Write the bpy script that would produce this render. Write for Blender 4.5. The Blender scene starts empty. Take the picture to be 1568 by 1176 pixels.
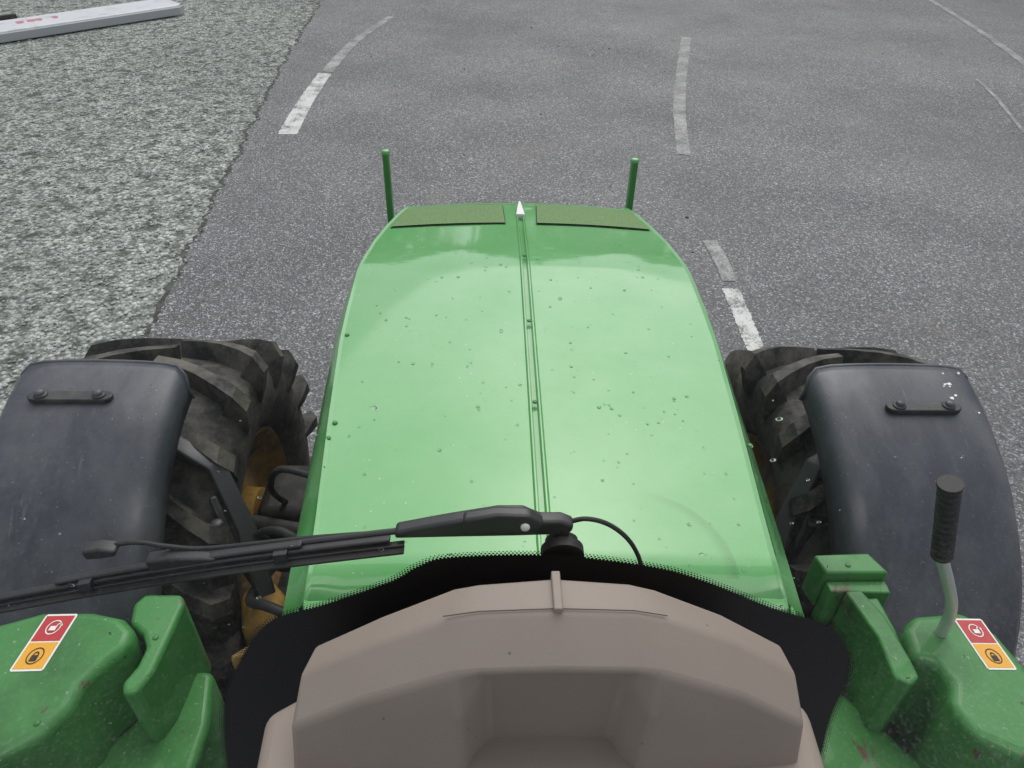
import bpy, bmesh, math, random
from mathutils import Matrix, Vector, noise
random.seed(4)
S=bpy.context.scene
COL=S.collection
# ---------------------------------------------------------------- helpers
def sharpen(me,deg=32):
    bm=bmesh.new();bm.from_mesh(me)
    bmesh.ops.recalc_face_normals(bm,faces=bm.faces)
    for f in bm.faces:f.smooth=True
    for e in bm.edges:
        if len(e.link_faces)==2:
            e.smooth=e.calc_face_angle(0)<math.radians(deg)
        else:e.smooth=True
    bm.to_mesh(me);bm.free()
def mk(name,verts,faces,mat,parent=None,bevel=0,seg=3,deg=32,solid=0,sub=0,recalc=True):
    me=bpy.data.meshes.new(name);me.from_pydata([tuple(v) for v in verts],[],faces);me.update()
    if recalc:sharpen(me,deg)
    o=bpy.data.objects.new(name,me);COL.objects.link(o)
    if mat:me.materials.append(mat)
    if parent:o.parent=parent
    if solid:
        m=o.modifiers.new("s",'SOLIDIFY');m.thickness=solid;m.offset=-1
    if bevel:
        m=o.modifiers.new("b",'BEVEL');m.width=bevel;m.segments=seg;m.limit_method='ANGLE';m.angle_limit=math.radians(30);m.harden_normals=False
    if sub:
        m=o.modifiers.new("u",'SUBSURF');m.levels=sub;m.render_levels=sub
    return o
def prism(name,poly,z0,z1,mat,parent=None,bevel=0,seg=3,taper=0):
    n=len(poly);cx=sum(p[0] for p in poly)/n;cy=sum(p[1] for p in poly)/n
    v=[(x+(x-cx)*taper,y+(y-cy)*taper,z0) for x,y in poly]+[(x,y,z1) for x,y in poly]
    f=[list(range(n))[::-1],list(range(n,2*n))]+[[i,(i+1)%n,n+(i+1)%n,n+i] for i in range(n)]
    return mk(name,v,f,mat,parent,bevel,seg)
def box(name,a,b,mat,parent=None,bevel=0,seg=3):
    return prism(name,[(a[0],a[1]),(b[0],a[1]),(b[0],b[1]),(a[0],b[1])],a[2],b[2],mat,parent,bevel,seg)
def smoothpath(pts,n=6):
    P=[Vector(p) for p in pts];o=[]
    for i in range(len(P)-1):
        p0=P[max(i-1,0)];p1=P[i];p2=P[i+1];p3=P[min(i+2,len(P)-1)]
        for k in range(n):
            t=k/n
            o.append(0.5*((2*p1)+(-p0+p2)*t+(2*p0-5*p1+4*p2-p3)*t*t+(-p0+3*p1-3*p2+p3)*t**3))
    o.append(P[-1]);return o
def tube(name,pts,r,mat,parent=None,seg=12,smooth=True,rfun=None,flat=1.0):
    P=smoothpath(pts) if smooth else [Vector(p) for p in pts]
    v=[];f=[];up=Vector((0,0,1));prev=None
    for i,p in enumerate(P):
        t=(P[min(i+1,len(P)-1)]-P[max(i-1,0)]).normalized()
        if prev is None:
            a=t.cross(up)
            if a.length<.1:a=t.cross(Vector((1,0,0)))
            a.normalize()
        else:
            a=(prev-t*prev.dot(t)).normalized()
        prev=a;b=t.cross(a)
        rr=rfun(i/(len(P)-1)) if rfun else r
        for k in range(seg):
            g=2*math.pi*k/seg
            v.append(p+a*math.cos(g)*rr+b*math.sin(g)*rr*flat)
    n=len(P)
    for i in range(n-1):
        for k in range(seg):
            f.append([i*seg+k,i*seg+(k+1)%seg,(i+1)*seg+(k+1)%seg,(i+1)*seg+k])
    f.append(list(range(seg))[::-1]);f.append([(n-1)*seg+k for k in range(seg)])
    return mk(name,v,f,mat,parent,deg=50)
def cyl(name,a,b,r,mat,parent=None,seg=24,bevel=0):
    o=tube(name,[a,b],r,mat,parent,seg,smooth=False)
    if bevel:
        m=o.modifiers.new("b",'BEVEL');m.width=bevel;m.segments=3;m.limit_method='ANGLE'
    return o
def bolt(name,p,r,mat,parent,nrm=(0,0,1),h=None):
    nrm=Vector(nrm).normalized();a=nrm.orthogonal().normalized();b=nrm.cross(a);h=h or r*.6
    v=[];f=[];K=16
    rings=[(1,-.3),(1,.3),(.85,.7),(.5,.95)]
    for rr,hh in rings:
        for k in range(K):
            g=2*math.pi*k/K;v.append(Vector(p)+(a*math.cos(g)+b*math.sin(g))*r*rr+nrm*h*hh)
    for i in range(len(rings)-1):
        for k in range(K):f.append([i*K+k,i*K+(k+1)%K,(i+1)*K+(k+1)%K,(i+1)*K+k])
    f.append([(len(rings)-1)*K+k for k in range(K)])
    return mk(name,v,f,mat,parent,deg=40)
def empty(name):
    e=bpy.data.objects.new(name,None);COL.objects.link(e);return e
# ---------------------------------------------------------------- materials
class M:
    def __init__(s,name,base=(.5,.5,.5),rough=.5,metal=0,coat=0,spec=.5):
        s.m=bpy.data.materials.new(name);s.m.use_nodes=True;s.t=s.m.node_tree;s.n=s.t.nodes;s.l=s.t.links
        s.b=s.n["Principled BSDF"];s.b.inputs["Base Color"].default_value=(*base,1)
        s.b.inputs["Roughness"].default_value=rough;s.b.inputs["Metallic"].default_value=metal
        s.b.inputs["Coat Weight"].default_value=coat;s.b.inputs["Coat Roughness"].default_value=.07
        s.b.inputs["Specular IOR Level"].default_value=spec
        g=s.n.new("ShaderNodeNewGeometry");s.pos=g.outputs["Position"]
    def noise(s,scale,det=4,rough=.6,vec=None,dist=0):
        n=s.n.new("ShaderNodeTexNoise");n.inputs["Scale"].default_value=scale;n.inputs["Detail"].default_value=det
        n.inputs["Roughness"].default_value=rough;n.inputs["Distortion"].default_value=dist
        s.l.new(vec or s.pos,n.inputs["Vector"]);return n.outputs["Fac"]
    def scl(s,v):
        n=s.n.new("ShaderNodeVectorMath");n.operation='MULTIPLY';n.inputs[1].default_value=v
        s.l.new(s.pos,n.inputs[0]);return n.outputs[0]
    def vor(s,scale,out="Distance",vec=None,rand=1):
        n=s.n.new("ShaderNodeTexVoronoi");n.inputs["Scale"].default_value=scale;n.inputs["Randomness"].default_value=rand
        s.l.new(vec or s.pos,n.inputs["Vector"]);return n.outputs[out]
    def chan(s,c):
        n=s.n.new("ShaderNodeSeparateColor");s.l.new(c,n.inputs[0]);return n.outputs[0]
    def ramp(s,fac,stops):
        n=s.n.new("ShaderNodeValToRGB");e=n.color_ramp.elements
        while len(e)<len(stops):e.new(.5)
        for i,(p,c) in enumerate(stops):
            e[i].position=p
            if not isinstance(c,tuple):c=(c,c,c)
            e[i].color=(*c,1)
        s.l.new(fac,n.inputs[0]);return n.outputs[0]
    def mix(s,fac,a,b,mode='MIX'):
        n=s.n.new("ShaderNodeMix");n.data_type='RGBA';n.blend_type=mode
        for k,v in ((0,fac),(6,a),(7,b)):
            if isinstance(v,(int,float)) :n.inputs[k].default_value=v if k==0 else (v,v,v,1)
            elif isinstance(v,tuple):n.inputs[k].default_value=(*v,1)
            else:s.l.new(v,n.inputs[k])
        return n.outputs[2]
    def math(s,op,a,b=0):
        n=s.n.new("ShaderNodeMath");n.operation=op
        for k,v in ((0,a),(1,b)):
            if isinstance(v,(int,float)):n.inputs[k].default_value=v
            else:s.l.new(v,n.inputs[k])
        return n.outputs[0]
    def col(s,c):s.l.new(c,s.b.inputs["Base Color"])
    def rgh(s,c):s.l.new(c,s.b.inputs["Roughness"])
    def bump(s,h,st=.3,d=.01):
        n=s.n.new("ShaderNodeBump");n.inputs["Strength"].default_value=st;n.inputs["Distance"].default_value=d
        s.l.new(h,n.inputs["Height"]);s.l.new(n.outputs[0],s.b.inputs["Normal"])
def green(name,base,dust=(.21,.43,.20),dirt=.5,rough=.45,coat=1,chip=False,spec=.25):
    a=M(name,base,rough,coat=coat,spec=spec)
    big=a.ramp(a.noise(2.2,5,.65),[(.33,0),(.72,1)])
    c=a.mix(a.math('MULTIPLY',big,dirt),base,dust)
    for sc,col,lo in ((22,(.02,.04,.015),.50),(45,(.45,.5,.42),.56)):
        sp=a.ramp(a.vor(sc),[(.0,1),(.06,1),(.10,0)])
        msk=a.ramp(a.noise(5+sc*.1,1),[(lo,0),(lo+.06,1)])
        c=a.mix(a.math('MULTIPLY',a.math('MULTIPLY',sp,msk),.75),c,col)
    if chip:
        ch=a.ramp(a.noise(9,5,.7,vec=a.scl((2.6,1,1)),dist=.3),[(.62,0),(.66,1)])
        c=a.mix(ch,c,(.12,.07,.05))
        c=a.mix(a.ramp(a.noise(5,4),[(.48,0),(.75,.75)]),c,(.02,.07,.02))
        c=a.mix(a.ramp(a.noise(60,3,.7),[(.66,0),(.72,.8)]),c,(.28,.33,.26))
    else:
        # swept dirt arc left by the wiper run-off on the rear right of the bonnet
        sx=a.n.new("ShaderNodeSeparateXYZ");a.l.new(a.pos,sx.inputs[0])
        dx=a.math('SUBTRACT',sx.outputs[0],.285);dy=a.math('SUBTRACT',sx.outputs[1],.87)
        r=a.math('SQRT',a.math('ADD',a.math('MULTIPLY',dx,dx),a.math('MULTIPLY',dy,dy)))
        ring=a.ramp(r,[(.150,0),(.168,1),(.176,1),(.180,0)])
        q=a.math('MULTIPLY',a.math('GREATER_THAN',dx,0.0),a.math('GREATER_THAN',dy,-.03))
        fd=a.ramp(a.math('ADD',dx,0),[(.02,0),(.12,.42)])
        c=a.mix(a.math('MULTIPLY',a.math('MULTIPLY',ring,q),fd),c,(.05,.20,.05))
    a.col(c);a.rgh(a.ramp(a.noise(5,3),[(.3,rough*.8),(.8,rough*1.5)]))
    return a.m
m_green=green("green_paint",(.085,.355,.09))
m_greenL=green("green_casting",(.042,.20,.045),dust=(.10,.25,.09),rough=.45,coat=.3,chip=True)
a=M("grille_mesh",(.1,.2,.06),.7);a.col(a.mix(a.ramp(a.vor(260),[(.25,1),(.5,0)]),(.14,.25,.08),(.07,.13,.05)));m_grille=a.m
a=M("dark_seam",(.012,.03,.012),.7);m_seam=a.m
a=M("black_plastic",(.05,.052,.058),.42)
c=a.mix(a.ramp(a.noise(3.2,5,.62,vec=a.scl((1.5,.8,.8)),dist=.2),[(.42,0),(.72,1)]),(.050,.053,.067),(.125,.125,.138))
c=a.mix(a.ramp(a.noise(7,3,.7,vec=a.scl((3,.5,.5))),[(.64,0),(.74,.5)]),c,(.20,.19,.18))
c=a.mix(a.ramp(a.noise(160,2),[(.68,0),(.78,1)]),c,(.25,.25,.25));a.col(c)
a.rgh(a.ramp(a.noise(7,3),[(.3,.34),(.8,.58)]));m_fend=a.m
a=M("black_metal",(.028,.028,.03),.5);a.col(a.mix(a.ramp(a.noise(12,5),[(.45,0),(.8,1)]),(.02,.02,.022),(.09,.08,.07)));m_blk=a.m
a=M("rubber",(.03,.03,.03),.8)
c=a.mix(a.ramp(a.noise(7,5,.7),[(.40,0),(.66,1)]),(.020,.020,.020),(.14,.125,.105));a.col(c);a.bump(a.noise(90,3),.4,.004);m_tyre=a.m
a=M("yellow_paint",(.55,.33,.03),.6);a.col(a.mix(a.ramp(a.noise(7,5,.7),[(.40,0),(.64,1)]),(.45,.25,.03),(.09,.065,.04)));m_yel=a.m
a=M("dark_machinery",(.02,.02,.02),.7);a.col(a.mix(a.ramp(a.noise(14,5),[(.45,0),(.7,1)]),(.012,.012,.012),(.06,.05,.04)));m_mach=a.m
a=M("beige_plastic",(.33,.25,.205),.55)
c=a.mix(a.noise(8,3),(.265,.215,.182),(.305,.25,.212))
c=a.mix(a.ramp(a.vor(28),[(0,.8),(.035,.8),(.05,0)]),c,(.13,.10,.085))
a.col(c);a.bump(a.noise(700,1),.25,.0008);m_beige=a.m
m_line=M("seam_line",(.05,.035,.03),.8).m
m_frit=M("ceramic_frit",(.006,.006,.007),.35).m
m_wip=M("wiper_black",(.026,.026,.029),.4).m
m_rub=M("wiper_rubber",(.013,.013,.013),.6).m
m_tube=M("galvanised_tube",(.55,.55,.56),.4,metal=.6).m
m_red=M("sticker_red",(.45,.02,.025),.4).m
m_syel=M("sticker_yellow",(.75,.36,.02),.4).m
m_white=M("sticker_white",(.75,.75,.72),.4).m
m_ink=M("sticker_ink",(.01,.01,.01),.5).m
g=bpy.data.materials.new("windscreen_glass");g.use_nodes=True;n=g.node_tree.nodes;l=g.node_tree.links;n.clear()
out=n.new("ShaderNodeOutputMaterial");tr=n.new("ShaderNodeBsdfTransparent");tr.inputs[0].default_value=(.965,.985,.975,1)
gl=n.new("ShaderNodeBsdfGlossy");gl.inputs["Roughness"].default_value=.02
fr=n.new("ShaderNodeFresnel");fr.inputs[0].default_value=1.35
mx=n.new("ShaderNodeMixShader");l.new(fr.outputs[0],mx.inputs[0]);l.new(tr.outputs[0],mx.inputs[1]);l.new(gl.outputs[0],mx.inputs[2])
l.new(mx.outputs[0],out.inputs[0]);m_glass=g
a=M("water_drop",(1,1,1),.03);a.b.inputs["Transmission Weight"].default_value=1;a.b.inputs["IOR"].default_value=1.33;m_drop=a.m

# asphalt
a=M("asphalt",(.1,.1,.1),.6)
vd=a.n.new("ShaderNodeTexVoronoi");vd.inputs["Scale"].default_value=100;a.l.new(a.pos,vd.inputs["Vector"])
fine=a.ramp(a.chan(vd.outputs["Color"]),[(0,.055),(.45,.105),(.82,.16),(1,.42)])
gr=a.ramp(a.noise(30,4,.8),[(.3,.5),(.7,1.45)])
c=a.mix(1,fine,gr,'MULTIPLY')
big=a.ramp(a.noise(.45,5,.7,dist=.3),[(.33,.76),(.52,1.0),(.70,1.25)])
c=a.mix(1,c,big,'MULTIPLY')
c=a.mix(a.math('MULTIPLY',a.ramp(a.noise(1.1,3,.6,dist=.5),[(.60,0),(.72,1)]),.35),c,(.19,.165,.135))
blot=a.math('MULTIPLY',a.ramp(a.vor(1.7),[(.04,1),(.10,0)]),a.ramp(a.noise(9,2),[(.4,0),(.55,.6)]))
c=a.mix(blot,c,(.05,.05,.052))
c=a.mix(1,c,(1.0,1.0,1.05),'MULTIPLY')
a.col(c);a.rgh(a.ramp(a.noise(.5,3),[(.35,.45),(.65,.66)]))
a.bump(vd.outputs["Distance"],.6,.006);m_asph=a.m
# gravel verge
a=M("gravel_ground",(.2,.2,.18),.9)
vd=a.n.new("ShaderNodeTexVoronoi");vd.inputs["Scale"].default_value=36;a.l.new(a.pos,vd.inputs["Vector"])
n1=a.noise(6,5,.72,dist=.3)
peb=a.ramp(a.chan(vd.outputs["Color"]),[(0,(.19,.20,.185)),(.5,(.33,.35,.325)),(1,(.58,.60,.57))])
gap=a.ramp(vd.outputs["Distance"],[(.45,1),(.8,.45)])
c=a.mix(1,peb,gap,'MULTIPLY')
c=a.mix(a.ramp(n1,[(.37,.92),(.44,.5),(.50,0)]),c,(.055,.065,.055))
b=a.ramp(a.noise(.5,3,.6),[(.35,.82),(.7,1.15)])
a.col(a.mix(1,c,b,'MULTIPLY'))
a.bump(a.math('SUBTRACT',a.math('MULTIPLY',n1,1.8),a.math('MULTIPLY',vd.outputs["Distance"],.5)),.9,.025);m_grav=a.m
a=M("stone",(.25,.25,.23),.85)
c=a.ramp(a.noise(12,2),[(.3,(.22,.23,.215)),(.7,(.52,.54,.51))]);a.col(c);m_stone=a.m
a=M("edge_soil",(.05,.052,.045),.95);a.col(a.ramp(a.noise(20,4,.7),[(.4,(.03,.032,.027)),(.6,(.10,.105,.095))]));m_soil=a.m
a=M("road_paint",(.7,.7,.68),.6)
w=a.ramp(a.math('ADD',a.math('MULTIPLY',a.noise(55,4,.8),.6),a.math('MULTIPLY',a.noise(6,3),.4)),[(.42,(.13,.13,.13)),(.49,(.55,.55,.53)),(.7,(.70,.70,.68))])
a.col(w);m_paint=a.m
a=M("worn_paint",(.3,.3,.3),.6)
w=a.ramp(a.math('ADD',a.math('MULTIPLY',a.noise(60,4,.8),.6),a.math('MULTIPLY',a.noise(4,3),.4)),[(.44,(.12,.12,.12)),(.54,(.30,.30,.29)),(.72,(.5,.5,.48))])
a.col(w);m_worn=a.m
a=M("board_white",(.75,.75,.77),.35);a.col(a.mix(a.ramp(a.noise(5,5),[(.5,0),(.8,1)]),(.72,.72,.76),(.5,.5,.52)));m_board=a.m
a=M("board_grey",(.4,.41,.43),.5);m_bgrey=a.m
a=M("leaf",(.05,.09,.03),.7);a.col(a.ramp(a.noise(1.2,3),[(.3,(.02,.04,.015)),(.7,(.07,.11,.035))]));m_leaf=a.m
a=M("debris",(.04,.035,.03),.8);m_deb=a.m

# ---------------------------------------------------------------- ground / road
G=300
mk("ground",[(-G,-G,0),(G,-G,0),(G,G,0),(-G,G,0)],[[0,1,2,3]],m_grav)
edge=[(-40,-2.3),(-5,-2.12),(0,-2.12),(4,-2.2),(5.3,-2.31),(7.8,-2.52),(10.6,-2.75),(14.4,-2.94),(20,-3.0),(30,-2.2),(60,4)]
def ex(y):
    for (a0,b0),(a1,b1) in zip(edge,edge[1:]):
        if a0<=y<=a1:
            return b0+(b1-b0)*(y-a0)/(a1-a0)
    return edge[-1][1]
ys=[-40+i*1.0 for i in range(36)]+[-4+i*.04 for i in range(1,570)]+[19+i for i in range(42)]
v=[];f=[];v2=[];f2=[]
for i,y in enumerate(ys):
    j=noise.noise(Vector((y*3,0,0)))*.06+noise.noise(Vector((y*14,5,0)))*.05
    x0=ex(y)+j
    v+=[(x0,y,.006),(x0+.5,y,.006),(4,y,.006),(30,y,.006)]
    v2+=[(x0-.03-.06*abs(noise.noise(Vector((y*9,9,0)))),y,.003),(x0+.1,y,.003)]
    if i:
        for k in range(3):f.append([4*(i-1)+k,4*(i-1)+k+1,4*i+k+1,4*i+k])
        f2.append([2*i-2,2*i-1,2*i+1,2*i])
mk("road",v,f,m_asph)
mk("road_edge_soil",v2,f2,m_soil)
def strip(name,pts,w,mat,z=.010,jag=.006):
    P=smoothpath([(x,y,z) for x,y in pts],30)
    v=[];f=[]
    for i,p in enumerate(P):
        t=(P[min(i+1,len(P)-1)]-P[max(i-1,0)]).normalized();nn=Vector((t.y,-t.x,0))
        ww=w[0]+(w[1]-w[0])*i/(len(P)-1)
        v+=[p-nn*(ww/2+random.uniform(-jag,jag)),p+nn*(ww/2+random.uniform(-jag,jag))]
        if i:f.append([2*i-2,2*i-1,2*i+1,2*i])
    return mk(name,v,f,mat)
strip("road_marking",[(-2.115,7.71),(-2.14,8.8),(-2.12,9.93)],(.2,.17),m_paint)
strip("road_marking",[(-2.11,10.0),(-1.97,11.6),(-1.63,13.2)],(.16,.12),m_worn)
strip("road_marking",[(1.955,7.29),(2.29,9.18),(3.0,12.18)],(.135,.15),m_worn)
strip("road_marking",[(1.78,5.41),(1.79,5.1),(1.78,4.76)],(.12,.11),m_worn)
strip("road_marking",[(1.758,4.65),(1.74,4.2),(1.72,3.75)],(.125,.12),m_paint)
strip("road_marking",[(3.8,15.2),(4.3,17.0)],(.14,.14),m_worn)
strip("road_marking",[(8.9,18.5),(8.4,15.5),(8.13,13.6),(7.64,11.0),(7.0,9)],(.10,.13),m_worn)
strip("road_marking",[(6.5,10.2),(6.33,9.4),(5.94,8.08)],(.05,.05),m_worn)

bm=bmesh.new();bmesh.ops.create_icosphere(bm,subdivisions=1,radius=1);iv=[x.co.copy() for x in bm.verts];iff=[[q.index for q in ff.verts] for ff in bm.faces];bm.free()
def stones(name,fn,count,mat):
    v=[];f=[]
    for _ in range(count):
        x,y,s=fn();b=len(v);r=random.random()*6.3;cs,sn=math.cos(r),math.sin(r)
        sx,sy,sz=s*random.uniform(.7,1.3),s*random.uniform(.6,1),s*random.uniform(.35,.7)
        for q in iv:
            k=random.uniform(.8,1.15);X=q.x*sx*k;Y=q.y*sy*k
            v.append((x+X*cs-Y*sn,y+X*sn+Y*cs,.003+sz*.4+q.z*sz*k))
        f+=[[b+i for i in t] for t in iff]
    me=bpy.data.meshes.new(name);me.from_pydata(v,[],f);me.update();me.materials.append(mat)
    o=bpy.data.objects.new(name,me);COL.objects.link(o);return o
def gs():
    y=2.2+13*random.random()**1.2;x=ex(y)+.08-abs(random.gauss(0,2.6));return x,y,random.uniform(.006,.018)*(1 if random.random()<.97 else 1.6)
stones("gravel",gs,9000,m_stone)
def rs():
    y=random.uniform(3,14);return random.uniform(-2,7),y,random.uniform(.003,.008)
stones("road_grit",rs,420,m_stone)
def ds():
    y=random.uniform(3,14);return random.uniform(-2,6),y,random.uniform(.006,.018)
stones("leaf_litter",ds,80,m_deb)

bd=empty("fallen_signboard")
d=Vector((1.94,2.04,0)).normalized();nn=Vector((-d.y,d.x,0));o0=Vector((-4.9,13.1,0))
def bp(u,w,z):
    q=o0+d*u+nn*w;return (q.x,q.y,z)
poly=[(-4.5,0),(-.12,0),(0,.10),(.02,.55),(-.1,.68),(-4.5,.68)]
def bpr(name,poly,z0,z1,mat,bev=0):
    return prism(name,[bp(u,w,0)[:2] for u,w in poly],z0,z1,mat,bd,bev)
bpr("panel",poly,.10,.15,m_board,.015)
bpr("lower_rim",[(-4.5,-.05),(-.1,-.05),(.03,.06),(.02,.08),(-.1,-.005),(-4.5,-.005)],.02,.13,m_bgrey,.008)
m_sr=M("sign_red",(.55,.2,.24),.5).m
for i,(u,w_) in enumerate([(-2.35,.12),(-2.2,.13),(-2.08,.10),(-1.85,.09)]):
    bpr("letter_%d"%i,[(u,.34),(u+w_*.6,.32),(u+w_,.40),(u+w_*.8,.47),(u+w_*.1,.45)],.151,.155,m_sr)
bpr("foot_a",[(-3.6,.2),(-3.4,.2),(-3.4,.5),(-3.6,.5)],0,.10,m_bgrey)
bpr("foot_b",[(-.7,.2),(-.5,.2),(-.5,.5),(-.7,.5)],0,.10,m_bgrey)
bpr("frame_bar",[(-4.3,.8),(-2.2,.74),(-2.2,.80),(-4.3,.9)],0.02,.2,m_blk,.01)

v=[];f=[]
for i in range(9000):
    g_=random.uniform(-1.3,1.3);R0=42+random.gauss(0,2)
    h=17*random.random()**.7*(.8+.5*noise.noise(Vector((g_*7,0,0))))
    c_=Vector((math.sin(g_)*R0,math.cos(g_)*R0,h));b=len(v);s=random.uniform(.6,1.2)
    for q in range(4):
        v.append(c_+Vector((random.uniform(-s,s),random.uniform(-s,s),random.uniform(-s,s))))
    f.append([b,b+1,b+2,b+3])
mk("unseen_hedgerow",v,f,m_leaf,recalc=False)  # out-of-view tree line, added so the bonnet front reflects a dark skyline

# ---------------------------------------------------------------- TRACTOR
T=empty("tractor")
XC=.105
def lerp(tab,y):
    if y<=tab[0][0]:return tab[0][1]
    for (a0,b0),(a1,b1) in zip(tab,tab[1:]):
        if y<=a1:
            t=(y-a0)/(a1-a0);return b0+(b1-b0)*t
    return tab[-1][1]
ZT=[(.78,1.655),(1.2,1.662),(1.9,1.665),(2.0,1.663),(2.06,1.658),(2.14,1.646),(2.25,1.632),(2.35,1.621),(2.5,1.605),(2.57,1.593),(2.62,1.57),(2.655,1.52),(2.67,1.45),(2.68,1.2)]
Wt=[(.78,.488),(1.0,.502),(1.43,.525),(1.7,.542),(2.0,.541),(2.2,.526),(2.36,.50),(2.5,.466),(2.6,.432),(2.68,.41)]
Ct=[(.78,.430),(1.0,.447),(1.33,.476),(1.65,.50),(1.97,.503),(2.2,.487),(2.36,.462),(2.5,.43),(2.6,.40),(2.68,.38)]
def hz(xl,y):
    w=lerp(Ct,y);return lerp(ZT,y)-.022*(xl/w)**2
def csec(y):
    W=lerp(Wt,y);w=lerp(Ct,y);z=lerp(ZT,y)
    h=[(W-.03,z-.55),(W+.002,z-.25),(W,z-.12),(W-.008,z-.080),(w+.014,z-.040),(w+.005,z-.0265),(w-.001,z-.0165),(w-.009,z-.0205)]
    for k in (.85,.68,.5,.34,.18):
        h.append((w*k,z-.022*k*k))
    h+=[(.016,z),(.012,z+.004),(.0085,z+.004),(.005,z-.008)]
    L=[(-x,zz) for x,zz in h];R_=[(x,zz) for x,zz in h][::-1]
    return L+R_
st=[.80,.9,1.0,1.15,1.3,1.45,1.6,1.75,1.9,1.96,2.0,2.03,2.06,2.10,2.14,2.2,2.27,2.35,2.43,2.5,2.54,2.57,2.6,2.62,2.64,2.655,2.665,2.67,2.68]
v=[];f=[]
for i,y in enumerate(st):
    cs=csec(y);n_=len(cs)
    v+=[(XC+x,y,z+(.0012*noise.noise(Vector((x*5,y*4,2))) if abs(x)<lerp(Ct,y)-.02 else 0)) for x,z in cs]
    if i:
        for k in range(n_-1):f.append([(i-1)*n_+k,(i-1)*n_+k+1,i*n_+k+1,i*n_+k])
f.append([(len(st)-1)*n_+k for k in range(n_)])
hood=mk("hood",v,f,m_green,T,deg=28,solid=.006)
v=[];f=[]
cs=csec(.80)
rows=[(.80,0),(.785,-.004),(.775,-.014),(.772,-.05)]
for i,(y,dz) in enumerate(rows):
    sub=[c for c in cs if abs(c[0])<.435]
    v+=[(XC+x,y,z+dz) for x,z in sub];n_=len(sub)
    if i:
        for k in range(n_-1):f.append([(i-1)*n_+k,(i-1)*n_+k+1,i*n_+k+1,i*n_+k])
mk("hood_rear_lip",v,f,m_green,T,deg=60)
for sgn in (-1,1):
    P=[(.80,.446,.489),(.74,.44,.484),(.70,.445,.48)]
    v=[];f=[]
    for i,(y,a0,b0) in enumerate(P):
        v+=[(XC+sgn*a0,y,1.615),(XC+sgn*b0,y,1.555),(XC+sgn*b0,y,1.2)]
        if i:
            for k in range(2):f.append([3*i-3+k,3*i-2+k,3*i+1+k,3*i+k])
    mk("hood_side_tail",v,f,m_green,T,solid=.006)
for sgn in (-1,1):
    def panel(x0,x1,x2,x3,y0,y1,dz,name,mat):
        v=[];f=[];NX=12;NY=6
        for j in range(NY+1):
            t=j/NY;y=y0+(y1-y0)*t
            xa=x0+(x3-x0)*t;xb=x1+(x2-x1)*t
            for i in range(NX+1):
                x=xa+(xb-xa)*i/NX;v.append((XC+sgn*x,y,hz(x,y)+dz))
        for j in range(NY):
            for i in range(NX):
                q=j*(NX+1)+i;f.append([q,q+1,q+NX+2,q+NX+1])
        mk(name,v,f,mat,T)
    panel(.052,.447,.413,.060,2.325,2.525,.003,"grille_gap",m_seam)
    panel(.055,.443,.410,.063,2.329,2.521,.0065,"grille_panel",m_grille)
prism("emblem",[(XC-.016,2.40),(XC+.016,2.40),(XC+.004,2.51),(XC-.004,2.51)],1.60,1.628,m_white,T,.003)
for (x,y) in [(-.495,1.62),(-.468,1.27),(.49,1.2),(0,2.03),(0,1.66),(0,1.32),(-.475,1.22)]:
    z=hz(x,y)+.003
    bolt("clip",(XC+x*.97,y,z),.006,m_greenL,T)
def post(x0,zt_):
    y=2.735
    box("guard_post",(x0-.012,y-.02,1.0),(x0+.012,y+.02,zt_-.02),m_greenL,T,.005)
    bolt("guard_post_cap",(x0,y,zt_-.02),.018,m_green,T)
    box("guard_post_arm",(x0-.01,2.6,1.22),(x0+.010,y-.021,1.27),m_greenL,T,.004)
post(-.395,1.735);post(.550,1.715)
box("engine_block",(XC-.34,.8,.5),(XC+.34,2.6,1.5),m_mach,T,.03)
box("cowl",(XC-.43,.60,1.0),(XC+.43,.765,1.585),m_mach,T,.02)
box("transmission",(XC-.3,-.5,.4),(XC+.3,.79,1.0),m_mach,T,.04)
box("front_axle",(-1.0,1.78,.52),(1.2,1.95,.70),m_mach,T,.04)

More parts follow.
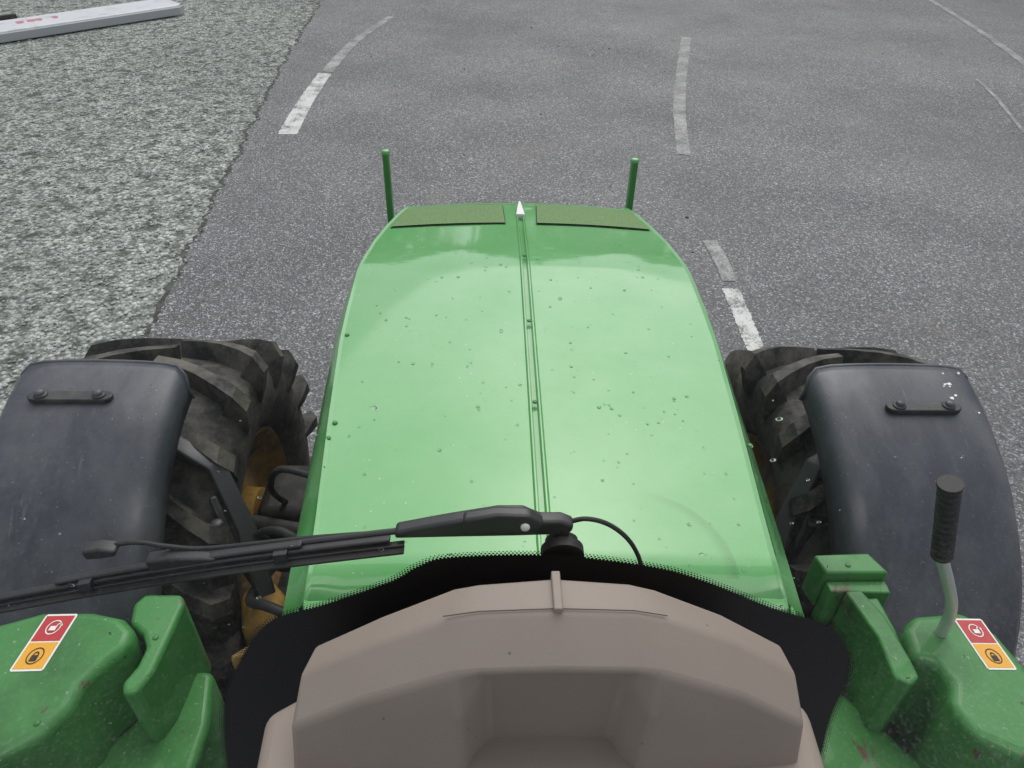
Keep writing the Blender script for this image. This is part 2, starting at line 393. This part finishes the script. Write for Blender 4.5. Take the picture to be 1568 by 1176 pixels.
def wheel(x0,x1,yc,inner,tag):
    zc=.66;xc=(x0+x1)/2;hw=(x1-x0)/2
    prof=[(-hw*.50,.30),(-hw*.74,.33),(-hw*.93,.39),(-hw*.98,.46),(-hw*.96,.52),(-hw*.9,.560),(-hw*.78,.583),(-hw*.5,.595),(0,.60)]
    prof=prof+[(-x,r) for x,r in prof[:-1]][::-1]
    K=96;v=[];f=[];n_=len(prof)
    for k in range(K):
        g=2*math.pi*k/K
        for x,r in prof:v.append((xc+x,yc+math.sin(g)*r,zc+math.cos(g)*r))
    for k in range(K):
        for i in range(n_-1):
            f.append([k*n_+i,k*n_+i+1,((k+1)%K)*n_+i+1,((k+1)%K)*n_+i])
    NL=18
    for s in (-1,1):
        for q in range(NL):
            g0=2*math.pi*(q+(0 if s<0 else .5))/NL
            b=len(v)
            path=[(-.04,0,.658,.020),(.25,.06,.662,.020),(.5,.13,.664,.021),(.75,.21,.662,.023),(.95,.27,.652,.025),(1.06,.285,.60,.027),(1.02,.29,.53,.022),(.97,.29,.48,.012)]
            for (u,dg,rt,ww) in path:
                x=xc+s*u*hw+random.uniform(-.002,.002);g=g0-dg
                rb=min(rt-.075,.575)
                for (rr,gg) in ((rb,-ww*1.35),(rt,-ww),(rt,ww),(rb,ww*1.35)):
                    xx=x if rr==rt else x-s*(.05 if u>.9 else 0)
                    v.append((xx,yc+math.sin(g+gg/.64)*rr,zc+math.cos(g+gg/.64)*rr))
            L_=len(path)
            for i in range(L_-1):
                for k in range(3):f.append([b+4*i+k,b+4*i+k+1,b+4*i+5+k,b+4*i+4+k])
            f.append([b,b+1,b+2,b+3]);f.append([b+4*(L_-1)+k for k in range(4)])
    mk("tyre_"+tag,v,f,m_tyre,T,deg=35)
    s=1 if inner>xc else -1
    rp=[(hw*.66,.325),(hw*.80,.342),(hw*.82,.334),(hw*.74,.315),(hw*.64,.30),(hw*.56,.28),(hw*.50,.25),(hw*.54,.2),(hw*.60,.12),(hw*.78,.115),(hw*.80,.08),(hw*.80,0.001)]
    v=[];f=[];K=48;n_=len(rp)
    for k in range(K):
        g=2*math.pi*k/K
        for x,r in rp:v.append((xc+s*x,yc+math.sin(g)*r,zc+math.cos(g)*r))
    for k in range(K):
        for i in range(n_-1):f.append([k*n_+i,k*n_+i+1,((k+1)%K)*n_+i+1,((k+1)%K)*n_+i])
    mk("rim_"+tag,v,f,m_yel,T,deg=30)
wheel(-1.38,-.77,1.86,-.7,"left")
wheel(.91,1.50,1.83,.8,"right")
def fender(x0,x1,tag,inner):
    yc=1.80;zc=.66;R=.815
    prof=[(x0-.004,-.085),(x0,-.05),(x0+.008,-.020),(x0+.03,-.003),(x0+.07,.003)]
    n0=6
    for i in range(1,n0):prof.append((x0+.07+(x1-x0-.14)*i/n0,.004+.005*math.sin(math.pi*i/n0)))
    prof+=[(x1-.07,.003),(x1-.03,-.003),(x1-.008,-.020),(x1,-.05),(x1+.004,-.085)]
    v=[];f=[];n_=len(prof);K=50
    for k in range(K+1):
        g=math.radians(5.5+100*k/K)
        for i,(x,dr) in enumerate(prof):
            r=R+dr+.004*noise.noise(Vector((x*5,g*4,0)))
            t=min(x-x0,x1-x);cut=0
            if k<6:
                cr=.05
                if t<cr: cut=(cr-math.sqrt(max(0,cr*cr-(cr-max(t,0))**2)))/R*(1-k/6)
            gg=g+cut
            v.append((x,yc-math.sin(gg)*r,zc+math.cos(gg)*r))
    for k in range(K):
        for i in range(n_-1):f.append([k*n_+i,k*n_+i+1,(k+1)*n_+i+1,(k+1)*n_+i])
    mk("fender_"+tag,v,f,m_fend,T,deg=50,solid=.009,bevel=0)
    pts=[(v[i][0],v[i][1]+.002,v[i][2]-.003) for i in range(n_)]
    tube("fender_lip_"+tag,pts,.0065,m_fend,T,8,smooth=False)
fender(-1.335,-.865,"left",-.855)
fender(.93,1.415,"right",.905)
# bird lime on the right fender
for i in range(9):
    x=random.uniform(1.27,1.39);y=random.uniform(1.55,1.71);z=.66+math.sqrt(.8155**2-(1.80-y)**2)+.0035-(.006 if x>1.37 else 0)
    r0=random.uniform(.003,.008);pts=[]
    for k in range(9):
        g_=2*math.pi*k/9;rr=r0*random.uniform(.6,1.2);pts.append((x+rr*math.cos(g_),y+rr*math.sin(g_)))
    prism("bird_lime",pts,z-.006,z+.003,m_white,T)
def plate(x0,x1,y,tag):
    z=.66+math.sqrt(.82**2-(1.80-y)**2)+.012
    pts=[]
    for k in range(7):
        g=math.pi/2+math.pi*k/6;pts.append((x0+.016+.022*math.cos(g),y+.020*math.sin(g)))
    for k in range(7):
        g=-math.pi/2+math.pi*k/6;pts.append((x1-.016+.022*math.cos(g),y+.020*math.sin(g)))
    prism("bolt_plate_"+tag,pts,z-.012,z+.003,m_blk,T,.003)
    for x in (x0+.03,x1-.03):
        bolt("washer",(x,y,z+.004),.018,m_blk,T,h=.006)
        bolt("bolt_head",(x,y,z+.009),.012,m_fend,T,h=.010)
plate(-1.245,-1.03,1.585,"left");plate(1.11,1.31,1.56,"right")
def bar(name,pts,w,h,mat):
    P=[Vector(p) for p in pts];v=[];f=[]
    for i,p in enumerate(P):
        t=(P[min(i+1,len(P)-1)]-P[max(i-1,0)]).normalized();a=t.cross(Vector((0,0,1))).normalized();b=a.cross(t)
        for s1,s2 in ((-1,-1),(1,-1),(1,1),(-1,1)):v.append(p+a*w*s1/2+b*h*s2/2)
    n=len(P)
    for i in range(n-1):
        for k in range(4):f.append([4*i+k,4*i+(k+1)%4,4*i+4+(k+1)%4,4*i+4+k])
    f+=[[0,1,2,3],[4*n-4,4*n-3,4*n-2,4*n-1]]
    return mk(name,v,f,mat,T,.006,2)
m_arm=M("arm_grey",(.06,.06,.064),.45).m
for sg,off in ((-1,0),(1,.17)):
    X=lambda x:sg*x+ (off if sg>0 else 0)
    bar("fender_arm",[(X(1.1),1.60,1.30),(X(.92),1.60,1.28),(X(.80),1.57,1.22),(X(.72),1.48,1.06),(X(.67),1.38,.86)],.055,.028,m_arm)
    bar("fender_arm_stay",[(X(.80),1.50,1.16),(X(.75),1.42,1.04),(X(.71),1.44,.8)],.022,.035,m_blk)
    box("steering_knuckle",(min(X(.80),X(.62)),1.72,.5),(max(X(.80),X(.62)),1.98,.84),m_mach,T,.04)
    tube("hose",[(X(.42),1.3,1.1),(X(.56),1.35,1.18),(X(.68),1.45,1.05),(X(.72),1.6,.85)],.012,m_rub,T)
    tube("hose",[(X(.40),1.15,1.0),(X(.58),1.2,1.05),(X(.70),1.35,.9),(X(.68),1.7,.7)],.014,m_rub,T)
    tube("hose",[(X(.42),1.5,1.2),(X(.60),1.55,1.22),(X(.70),1.68,1.0),(X(.70),1.8,.8)],.010,m_rub,T)
    tube("steering_cylinder",[(X(.45),1.62,.82),(X(.78),1.66,.86)],.030,m_mach,T,smooth=False)
    tube("strut",[(X(.74),1.42,.95),(X(.78),1.44,1.10)],.014,m_blk,T)
    bolt("pin",(X(.78),1.44,1.11),.018,m_arm,T)
    prism("axle_casting",[(X(.64),1.26),(X(.74),1.30),(X(.78),1.44),(X(.70),1.50),(X(.62),1.42)],.55,.80,m_yel,T,.03)
    bar("yellow_link",[(X(.56),.98,.95),(X(.62),1.05,1.05),(X(.60),1.2,.9)],.05,.03,m_yel)
A=[(-1.10,.60),(-1.06,.80),(-.98,.885),(-.90,.915),(-.80,.915),(-.735,.90),(-.700,.87),(-.70,.83),(-.725,.80),(-.752,.755),(-.755,.71),(-.78,.66),(-.86,.60)]
prism("loader_mount_left",A,1.15,1.45,m_greenL,T,.028,5)
prism("loader_hook_left",[(-.725,.895),(-.735,.94),(-.72,.965),(-.645,.965),(-.63,.945),(-.635,.86),(-.64,.79),(-.655,.745),(-.68,.74),(-.69,.765),(-.675,.80),(-.672,.84),(-.69,.87)],1.18,1.435,m_greenL,T,.010,3)
prism("loader_bracket_left",[(-.86,.62),(-.72,.80),(-.66,.90),(-.60,.90),(-.575,.78),(-.58,.64)],.8,1.25,m_greenL,T,.015)
prism("loader_frame_left",[(-.60,.64),(-.50,.64),(-.50,1.2),(-.58,1.2)],.6,1.02,m_greenL,T,.015)
B=[(.835,.79),(.845,.865),(.88,.895),(.99,.905),(1.035,.85),(1.06,.74),(1.10,.60),(.94,.60),(.875,.64),(.86,.70),(.885,.745),(.875,.785)]
prism("loader_mount_right",B,1.15,1.45,m_greenL,T,.026,5)
prism("loader_block_right",[(.735,1.0),(.725,1.05),(.85,1.055),(.875,1.0)],1.33,1.45,m_greenL,T,.006)
prism("loader_block_step_right",[(.74,.97),(.74,.998),(.872,.998),(.872,.965)],1.30,1.425,m_greenL,T,.004)
prism("loader_arm_right",[(.765,.96),(.80,.965),(.825,.90),(.835,.80),(.835,.76),(.81,.745),(.785,.76),(.79,.85)],1.22,1.44,m_greenL,T,.006)
prism("loader_arm_edge_right",[(.80,.96),(.845,.962),(.85,.88),(.845,.80),(.826,.79),(.828,.88)],1.25,1.415,m_greenL,T,.006)
prism("loader_bracket_right",[(.64,.64),(.64,.80),(.72,.90),(.80,.80),(.92,.62)],.8,1.25,m_greenL,T,.015)
for (x,y,z) in [(-.66,.86,1.435),(-.80,.68,1.45),(.79,1.02,1.45),(-.94,.70,1.45),(1.02,.68,1.45)]:
    bolt("grease_bolt",(x,y,z),.006,m_greenL,T)
def sticker(c,ux,uy,w,h,tag):
    c=Vector((c[0],c[1],0));ux=Vector((*ux,0)).normalized();uy=Vector((*uy,0)).normalized()
    def q(pts,z0,z1,mat,nm):prism(nm+tag,[tuple((c+ux*a*w/2+uy*b*h/2)[:2]) for a,b in pts],z0,z1,mat,T)
    z=1.4502
    q([(-1,-.94),(-.9,-1),(.9,-1),(1,-.94),(1,.94),(.9,1),(-.9,1),(-1,.94)],z,z+.0010,m_white,"sticker_base_")
    q([(-.88,.02),(.88,.02),(.88,.93),(-.88,.93)],z+.0010,z+.0016,m_red,"sticker_red_")
    q([(-.88,-.93),(.88,-.93),(.88,-.03),(-.88,-.03)],z+.0010,z+.0016,m_syel,"sticker_yellow_")
    def ring(cx,cy,r0,r1,mat,nm,a0=0,a1=360,sy=.6,dz=.0024):
        v=[];f=[];K=20
        for k in range(K+1):
            g=math.radians(a0+(a1-a0)*k/K)
            for r in (r0,r1):
                p=c+ux*(cx+r*math.cos(g))*w/2+uy*(cy+r*sy*math.sin(g))*h/2;v.append((p.x,p.y,z+dz))
            if k:f.append([2*k-2,2*k-1,2*k+1,2*k])
        mk(nm+tag,v,f,mat,T)
    ring(0,-.5,.42,.48,m_ink,"lock_ring_")
    q([(-.2,-.68),(.2,-.68),(.2,-.48),(-.2,-.48)],z+.0020,z+.003,m_ink,"lock_body_")
    ring(0,-.46,.10,.18,m_ink,"lock_shackle_",0,180)
    ring(0,.5,.38,.44,m_white,"unlock_ring_")
    q([(-.2,.38),(.2,.38),(.2,.54),(-.2,.54)],z+.0026,z+.003,m_white,"unlock_body_")
    ring(.3,.55,.12,.18,m_white,"unlock_shackle_",0,180)
sticker((-.862,.842),(1,.02),(.10,1),.062,.125,"l")
sticker((.992,.825),(1,-.02),(-.10,1),.058,.115,"r")
tube("handle_tube",[(.915,.85,1.20),(.915,.85,1.45),(.905,.85,1.53),(.868,.85,1.61),(.825,.85,1.69),(.80,.85,1.76)],.0115,m_tube,T,16)
def ribs(t):
    return .0165+(.0025 if (int(t*23)%2==0) else 0)
P=[Vector((.823,.85,1.695)).lerp(Vector((.768,.85,1.872)),k/68) for k in range(69)]
tube("handle_grip",P,.016,m_rub,T,20,smooth=False,rfun=ribs)
cyl("handle_grip_collar",P[-1],P[-1]+Vector((-.002,0,.008)),.020,m_rub,T)
# ---- console
rows=[
 (.476,0,[(-.190,1.45),(-.11,1.45),(-.045,1.45),(-.012,1.45),(.067,1.45),(.146,1.45),(.182,1.45),(.25,1.45),(.331,1.45)]),
 (.472,0,[(-.192,2.012),(-.112,2.068),(-.035,2.115),(-.010,2.122),(.067,2.131),(.144,2.122),(.172,2.112),(.25,2.068),(.331,2.008)]),
 (.432,0,[(-.200,2.020),(-.118,2.076),(-.038,2.120),(-.010,2.127),(.067,2.131),(.144,2.127),(.174,2.119),(.255,2.076),(.335,2.014)]),
 (.385,0,[(-.203,1.998),(-.125,2.050),(-.034,2.093),(-.008,2.097),(.067,2.100),(.142,2.097),(.168,2.093),(.258,2.050),(.334,1.993)]),
 (.368,.026,[(-.206,1.945),(-.130,1.985),(-.028,2.045),(-.002,2.075),(.067,2.078),(.136,2.075),(.162,2.045),(.260,1.985),(.336,1.940)]),
 (.345,.062,[(-.208,1.68),(-.135,1.68),(-.022,1.68),(.006,1.74),(.067,1.74),(.124,1.74),(.150,1.68),(.262,1.68),(.338,1.68)]),
]
v=[];f=[]
for y,dy,r in rows:v+=[(x,y+(dy if 3<=i<=5 else 0),z) for i,(x,z) in enumerate(r)]
for j in range(5):
    for i in range(8):
        f.append([j*9+i,j*9+i+1,j*9+10+i,j*9+9+i])
f.append([9*j for j in range(6)]);f.append([9*j+8 for j in range(5,-1,-1)])
mk("console_top",v,f,m_beige,T,.006,4,deg=40)
prism("console_lower",[(-.245,.33),(-.25,.43),(-.21,.455),(.345,.455),(.368,.43),(.364,.33)],1.4,1.945,m_beige,T,.014,4)
box("instrument_display",(-.002,.375,1.70),(.128,.392,1.889),m_ink,T,.004)
box("console_ridge",(.0635,.430,2.115),(.0725,.476,2.1365),m_beige,T,.0015)
v=[];f=[]
for i,x in enumerate([-.045,-.010,.03,.067,.104,.144,.178]):
    z={0:2.1195,1:2.1273,2:2.1295,3:2.1313,4:2.1295,5:2.1273,6:2.1185}[i]
    v+=[(x,.4330,z+.0006),(x,.4343,z+.0006)]
    if i:f.append([2*i-2,2*i-1,2*i+1,2*i])
mk("console_seam",v,f,m_line,T)
# ---- windscreen
frit=[(-.43,1.36),(-.413,1.533),(-.381,1.707),(-.346,1.81),(-.281,1.923),(-.201,1.964),(-.117,2.009),(-.084,2.036),(-.045,2.053),(.078,2.056),(.197,2.034),(.265,2.006),(.359,1.952),(.449,1.906),(.503,1.815),(.517,1.671),(.542,1.51),(.55,1.36)]
sm=[tuple(p)[:2] for p in smoothpath([(x,z,0) for x,z in frit],6)]
yf=.5595
mk("windscreen_frit",[(x,yf,z) for x,z in sm],[list(range(len(sm)))],m_frit,T,recalc=False)
v=[];f=[]
tot=[0]
for p_,q_ in zip(sm,sm[1:]):tot.append(tot[-1]+math.dist(p_,q_))
N=int(tot[-1]/.0046);res=[];j=0
for i in range(N+1):
    s_=i*.0046
    while j<len(sm)-2 and tot[j+1]<s_:j+=1
    t=(s_-tot[j])/(tot[j+1]-tot[j]);res.append((sm[j][0]+(sm[j+1][0]-sm[j][0])*t,sm[j][1]+(sm[j+1][1]-sm[j][1])*t))
for i in range(1,len(res)-1):
    tx=res[i+1][0]-res[i-1][0];tz=res[i+1][1]-res[i-1][1];L_=math.hypot(tx,tz) or 1
    nx,nz=-tz/L_,tx/L_
    for row,(dd,rr) in enumerate([(.0012,.0019),(.0045,.0014),(.0076,.0010)]):
        sh=.5*(row%2)*.0046
        cx=res[i][0]+nx*dd+tx/L_*sh;cz=res[i][1]+nz*dd+tz/L_*sh;b=len(v)
        for k in range(8):
            g=math.pi*k/4;v.append((cx+rr*math.cos(g),yf-.0003,cz+rr*math.sin(g)))
        f.append([b+k for k in range(8)])
mk("frit_dots",v,f,m_frit,T,recalc=False)
mk("windscreen",[(-1.0,.562,1.25),(1.15,.562,1.25),(1.15,.562,3.0),(-1.0,.562,3.0)],[[0,1,2,3]],m_glass,T,recalc=False)
v=[];f=[]
for i in range(190):
    x=random.uniform(-.75,.85);z=random.uniform(1.6,2.62);r=random.choice([.0009,.0012,.0018,.0028])*random.uniform(.7,1.2)
    b=len(v);K=10;rg=[(1,0),(.85,.2),(.5,.33)];ax=random.uniform(.8,1.4)
    for rr,h in rg:
        for k in range(K):
            g=2*math.pi*k/K;v.append((x+r*rr*math.cos(g)*ax,.5625+r*h,z+r*rr*math.sin(g)))
    v.append((x,.5625+r*.36,z));
    for a_ in range(2):
        for k in range(K):f.append([b+a_*K+k,b+a_*K+(k+1)%K,b+a_*K+K+(k+1)%K,b+a_*K+K+k])
    for k in range(K):f.append([b+2*K+k,b+2*K+(k+1)%K,b+3*K])
    f.append([b+k for k in range(K)][::-1])
mk("raindrops",v,f,m_drop,T,deg=60)
v=[];f=[]
for i in range(230):
    y=random.uniform(.85,2.3);x=random.uniform(-.43,.43);r=random.choice([.0015,.002,.003,.004])*random.uniform(.7,1.2)
    if abs(x)<.03:continue
    z=hz(x,y)+.0006
    b=len(v);K=10;rg=[(1,0),(.85,.25),(.5,.42)]
    for rr,h in rg:
        for k in range(K):
            g=2*math.pi*k/K;v.append((XC+x+r*rr*math.cos(g),y+r*rr*math.sin(g),z+r*h))
    v.append((XC+x,y,z+r*.46))
    for a_ in range(2):
        for k in range(K):f.append([b+a_*K+k,b+a_*K+(k+1)%K,b+a_*K+K+(k+1)%K,b+a_*K+K+k])
    for k in range(K):f.append([b+2*K+k,b+2*K+(k+1)%K,b+3*K])
mk("bonnet_raindrops",v,f,m_drop,T,deg=60)
# ---- wiper
def xz(name,poly,y0,y1,mat,bev=.002):
    n=len(poly);v=[(x,y0,z) for x,z in poly]+[(x,y1,z) for x,z in poly]
    f=[list(range(n)),list(range(n,2*n))[::-1]]+[[i,(i+1)%n,n+(i+1)%n,n+i] for i in range(n)]
    return mk(name,v,f,mat,T,bev,3)
xz("wiper_arm",[(.100,2.086),(.085,2.094),(.060,2.094),(.040,2.106),(.010,2.106),(-.05,2.092),(-.11,2.076),(-.112,2.064),(-.05,2.066),(.03,2.068),(.075,2.070),(.098,2.074)],.578,.596,m_wip,.004)
xz("wiper_arm_cover",[(.064,2.094),(.046,2.108),(.01,2.110),(-.03,2.101),(-.03,2.078),(.03,2.078),(.062,2.082)],.574,.590,m_wip,.004)
bolt("wiper_bolt",(.042,.573,2.091),.0055,m_white,T,nrm=(0,-1,.1))
tube("wiper_rod",[(-.10,.588,2.069),(-.20,.588,2.052),(-.30,.588,2.034),(-.385,.588,2.020)],.004,m_wip,T,10)
tube("wiper_motor_boot",[(.088,.566,2.045),(.088,.578,2.046)],.026,m_rub,T,28,smooth=False)
tube("wiper_motor_cap",[(.088,.578,2.046),(.088,.590,2.048)],.020,m_rub,T,28,smooth=False)
tube("wiper_spindle",[(.088,.585,2.046),(.086,.588,2.080)],.010,m_rub,T,14,smooth=False)
def bl(t):
    return (-.66+.56*t, 1.936+.127*t+.010*math.sin(math.pi*t))
def band(name,d0,d1,y0,y1,mat,t0=0,t1=1,bev=.001):
    pts=[bl(t0+(t1-t0)*i/24) for i in range(25)]
    xz(name,[(x,z+d1) for x,z in pts]+[(x,z+d0) for x,z in pts[::-1]],y0,y1,mat,bev)
band("wiper_rubber",-.009,-.0055,.5635,.576,m_rub)
band("wiper_blade_rail",-.006,-.002,.572,.580,m_wip)
band("wiper_blade_spoiler",.0005,.006,.575,.585,m_wip,.04,.97,.002)
band("wiper_bridge",.0070,.012,.578,.588,m_wip,.22,.78,.002)
band("wiper_blade_clip",-.006,.010,.570,.590,m_wip,.28,.31,.002)
band("wiper_blade_clip_outer",-.006,.009,.570,.590,m_wip,.72,.75,.002)
band("wiper_end_cap",-.010,.009,.568,.588,m_wip,.03,.06,.002)
xz("wiper_coupler",[(-.41,2.005),(-.415,2.024),(-.385,2.031),(-.33,2.031),(-.325,2.018),(-.34,2.006)],.576,.594,m_wip,.003)
tube("washer_hose",[(-.47,.590,2.026),(-.452,.592,2.038),(-.42,.592,2.043),(-.39,.592,2.036),(-.34,.592,2.032),(-.22,.592,2.050),(-.11,.590,2.064)],.003,m_rub,T,8)
xz("washer_jet",[(-.485,2.024),(-.487,2.038),(-.465,2.044),(-.445,2.040),(-.448,2.030),(-.465,2.026)],.580,.598,m_wip,.003)
tube("washer_hose_loop",[(-.11,.594,2.058),(-.04,.596,2.053),(.03,.598,2.058),(.09,.600,2.068),(.117,.600,2.075),(.145,.598,2.067),(.170,.592,2.047),(.186,.584,2.020),(.190,.572,2.0)],.0030,m_rub,T,8)

# ---------------------------------------------------------------- camera
p=math.radians(38);yaw=math.radians(2.2);roll=math.radians(1.6)
R=Matrix.Rotation(-yaw,4,'Z')@Matrix.Rotation(math.pi/2-p,4,'X')@Matrix.Rotation(roll,4,'Z')
cam=bpy.data.cameras.new("camera");co=bpy.data.objects.new("camera",cam);COL.objects.link(co)
co.matrix_world=Matrix.Translation((0,0,2.75))@R
cam.sensor_width=36;cam.lens=1132/1568*36;cam.clip_start=.02;cam.clip_end=800
S.camera=co
# ---------------------------------------------------------------- light
el,az=math.radians(55),math.radians(12)
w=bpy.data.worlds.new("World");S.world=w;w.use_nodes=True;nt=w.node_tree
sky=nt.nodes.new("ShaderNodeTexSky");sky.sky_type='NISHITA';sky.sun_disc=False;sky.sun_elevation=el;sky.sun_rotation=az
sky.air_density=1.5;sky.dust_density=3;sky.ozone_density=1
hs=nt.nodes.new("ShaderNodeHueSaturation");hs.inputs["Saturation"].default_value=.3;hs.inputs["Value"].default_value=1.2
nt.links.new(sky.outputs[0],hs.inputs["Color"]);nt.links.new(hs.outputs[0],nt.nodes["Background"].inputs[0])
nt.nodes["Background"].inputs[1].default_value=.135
sl=bpy.data.lights.new("sun",'SUN');sl.energy=1.05;sl.angle=math.radians(60);sl.color=(1,.98,.95)
so=bpy.data.objects.new("sun",sl);COL.objects.link(so)
dirv=Vector((math.sin(az)*math.cos(el),math.cos(az)*math.cos(el),math.sin(el)))
so.rotation_euler=dirv.to_track_quat('Z','Y').to_euler();so.location=dirv*50
S.view_settings.view_transform='Standard';S.view_settings.look='None';S.view_settings.exposure=0
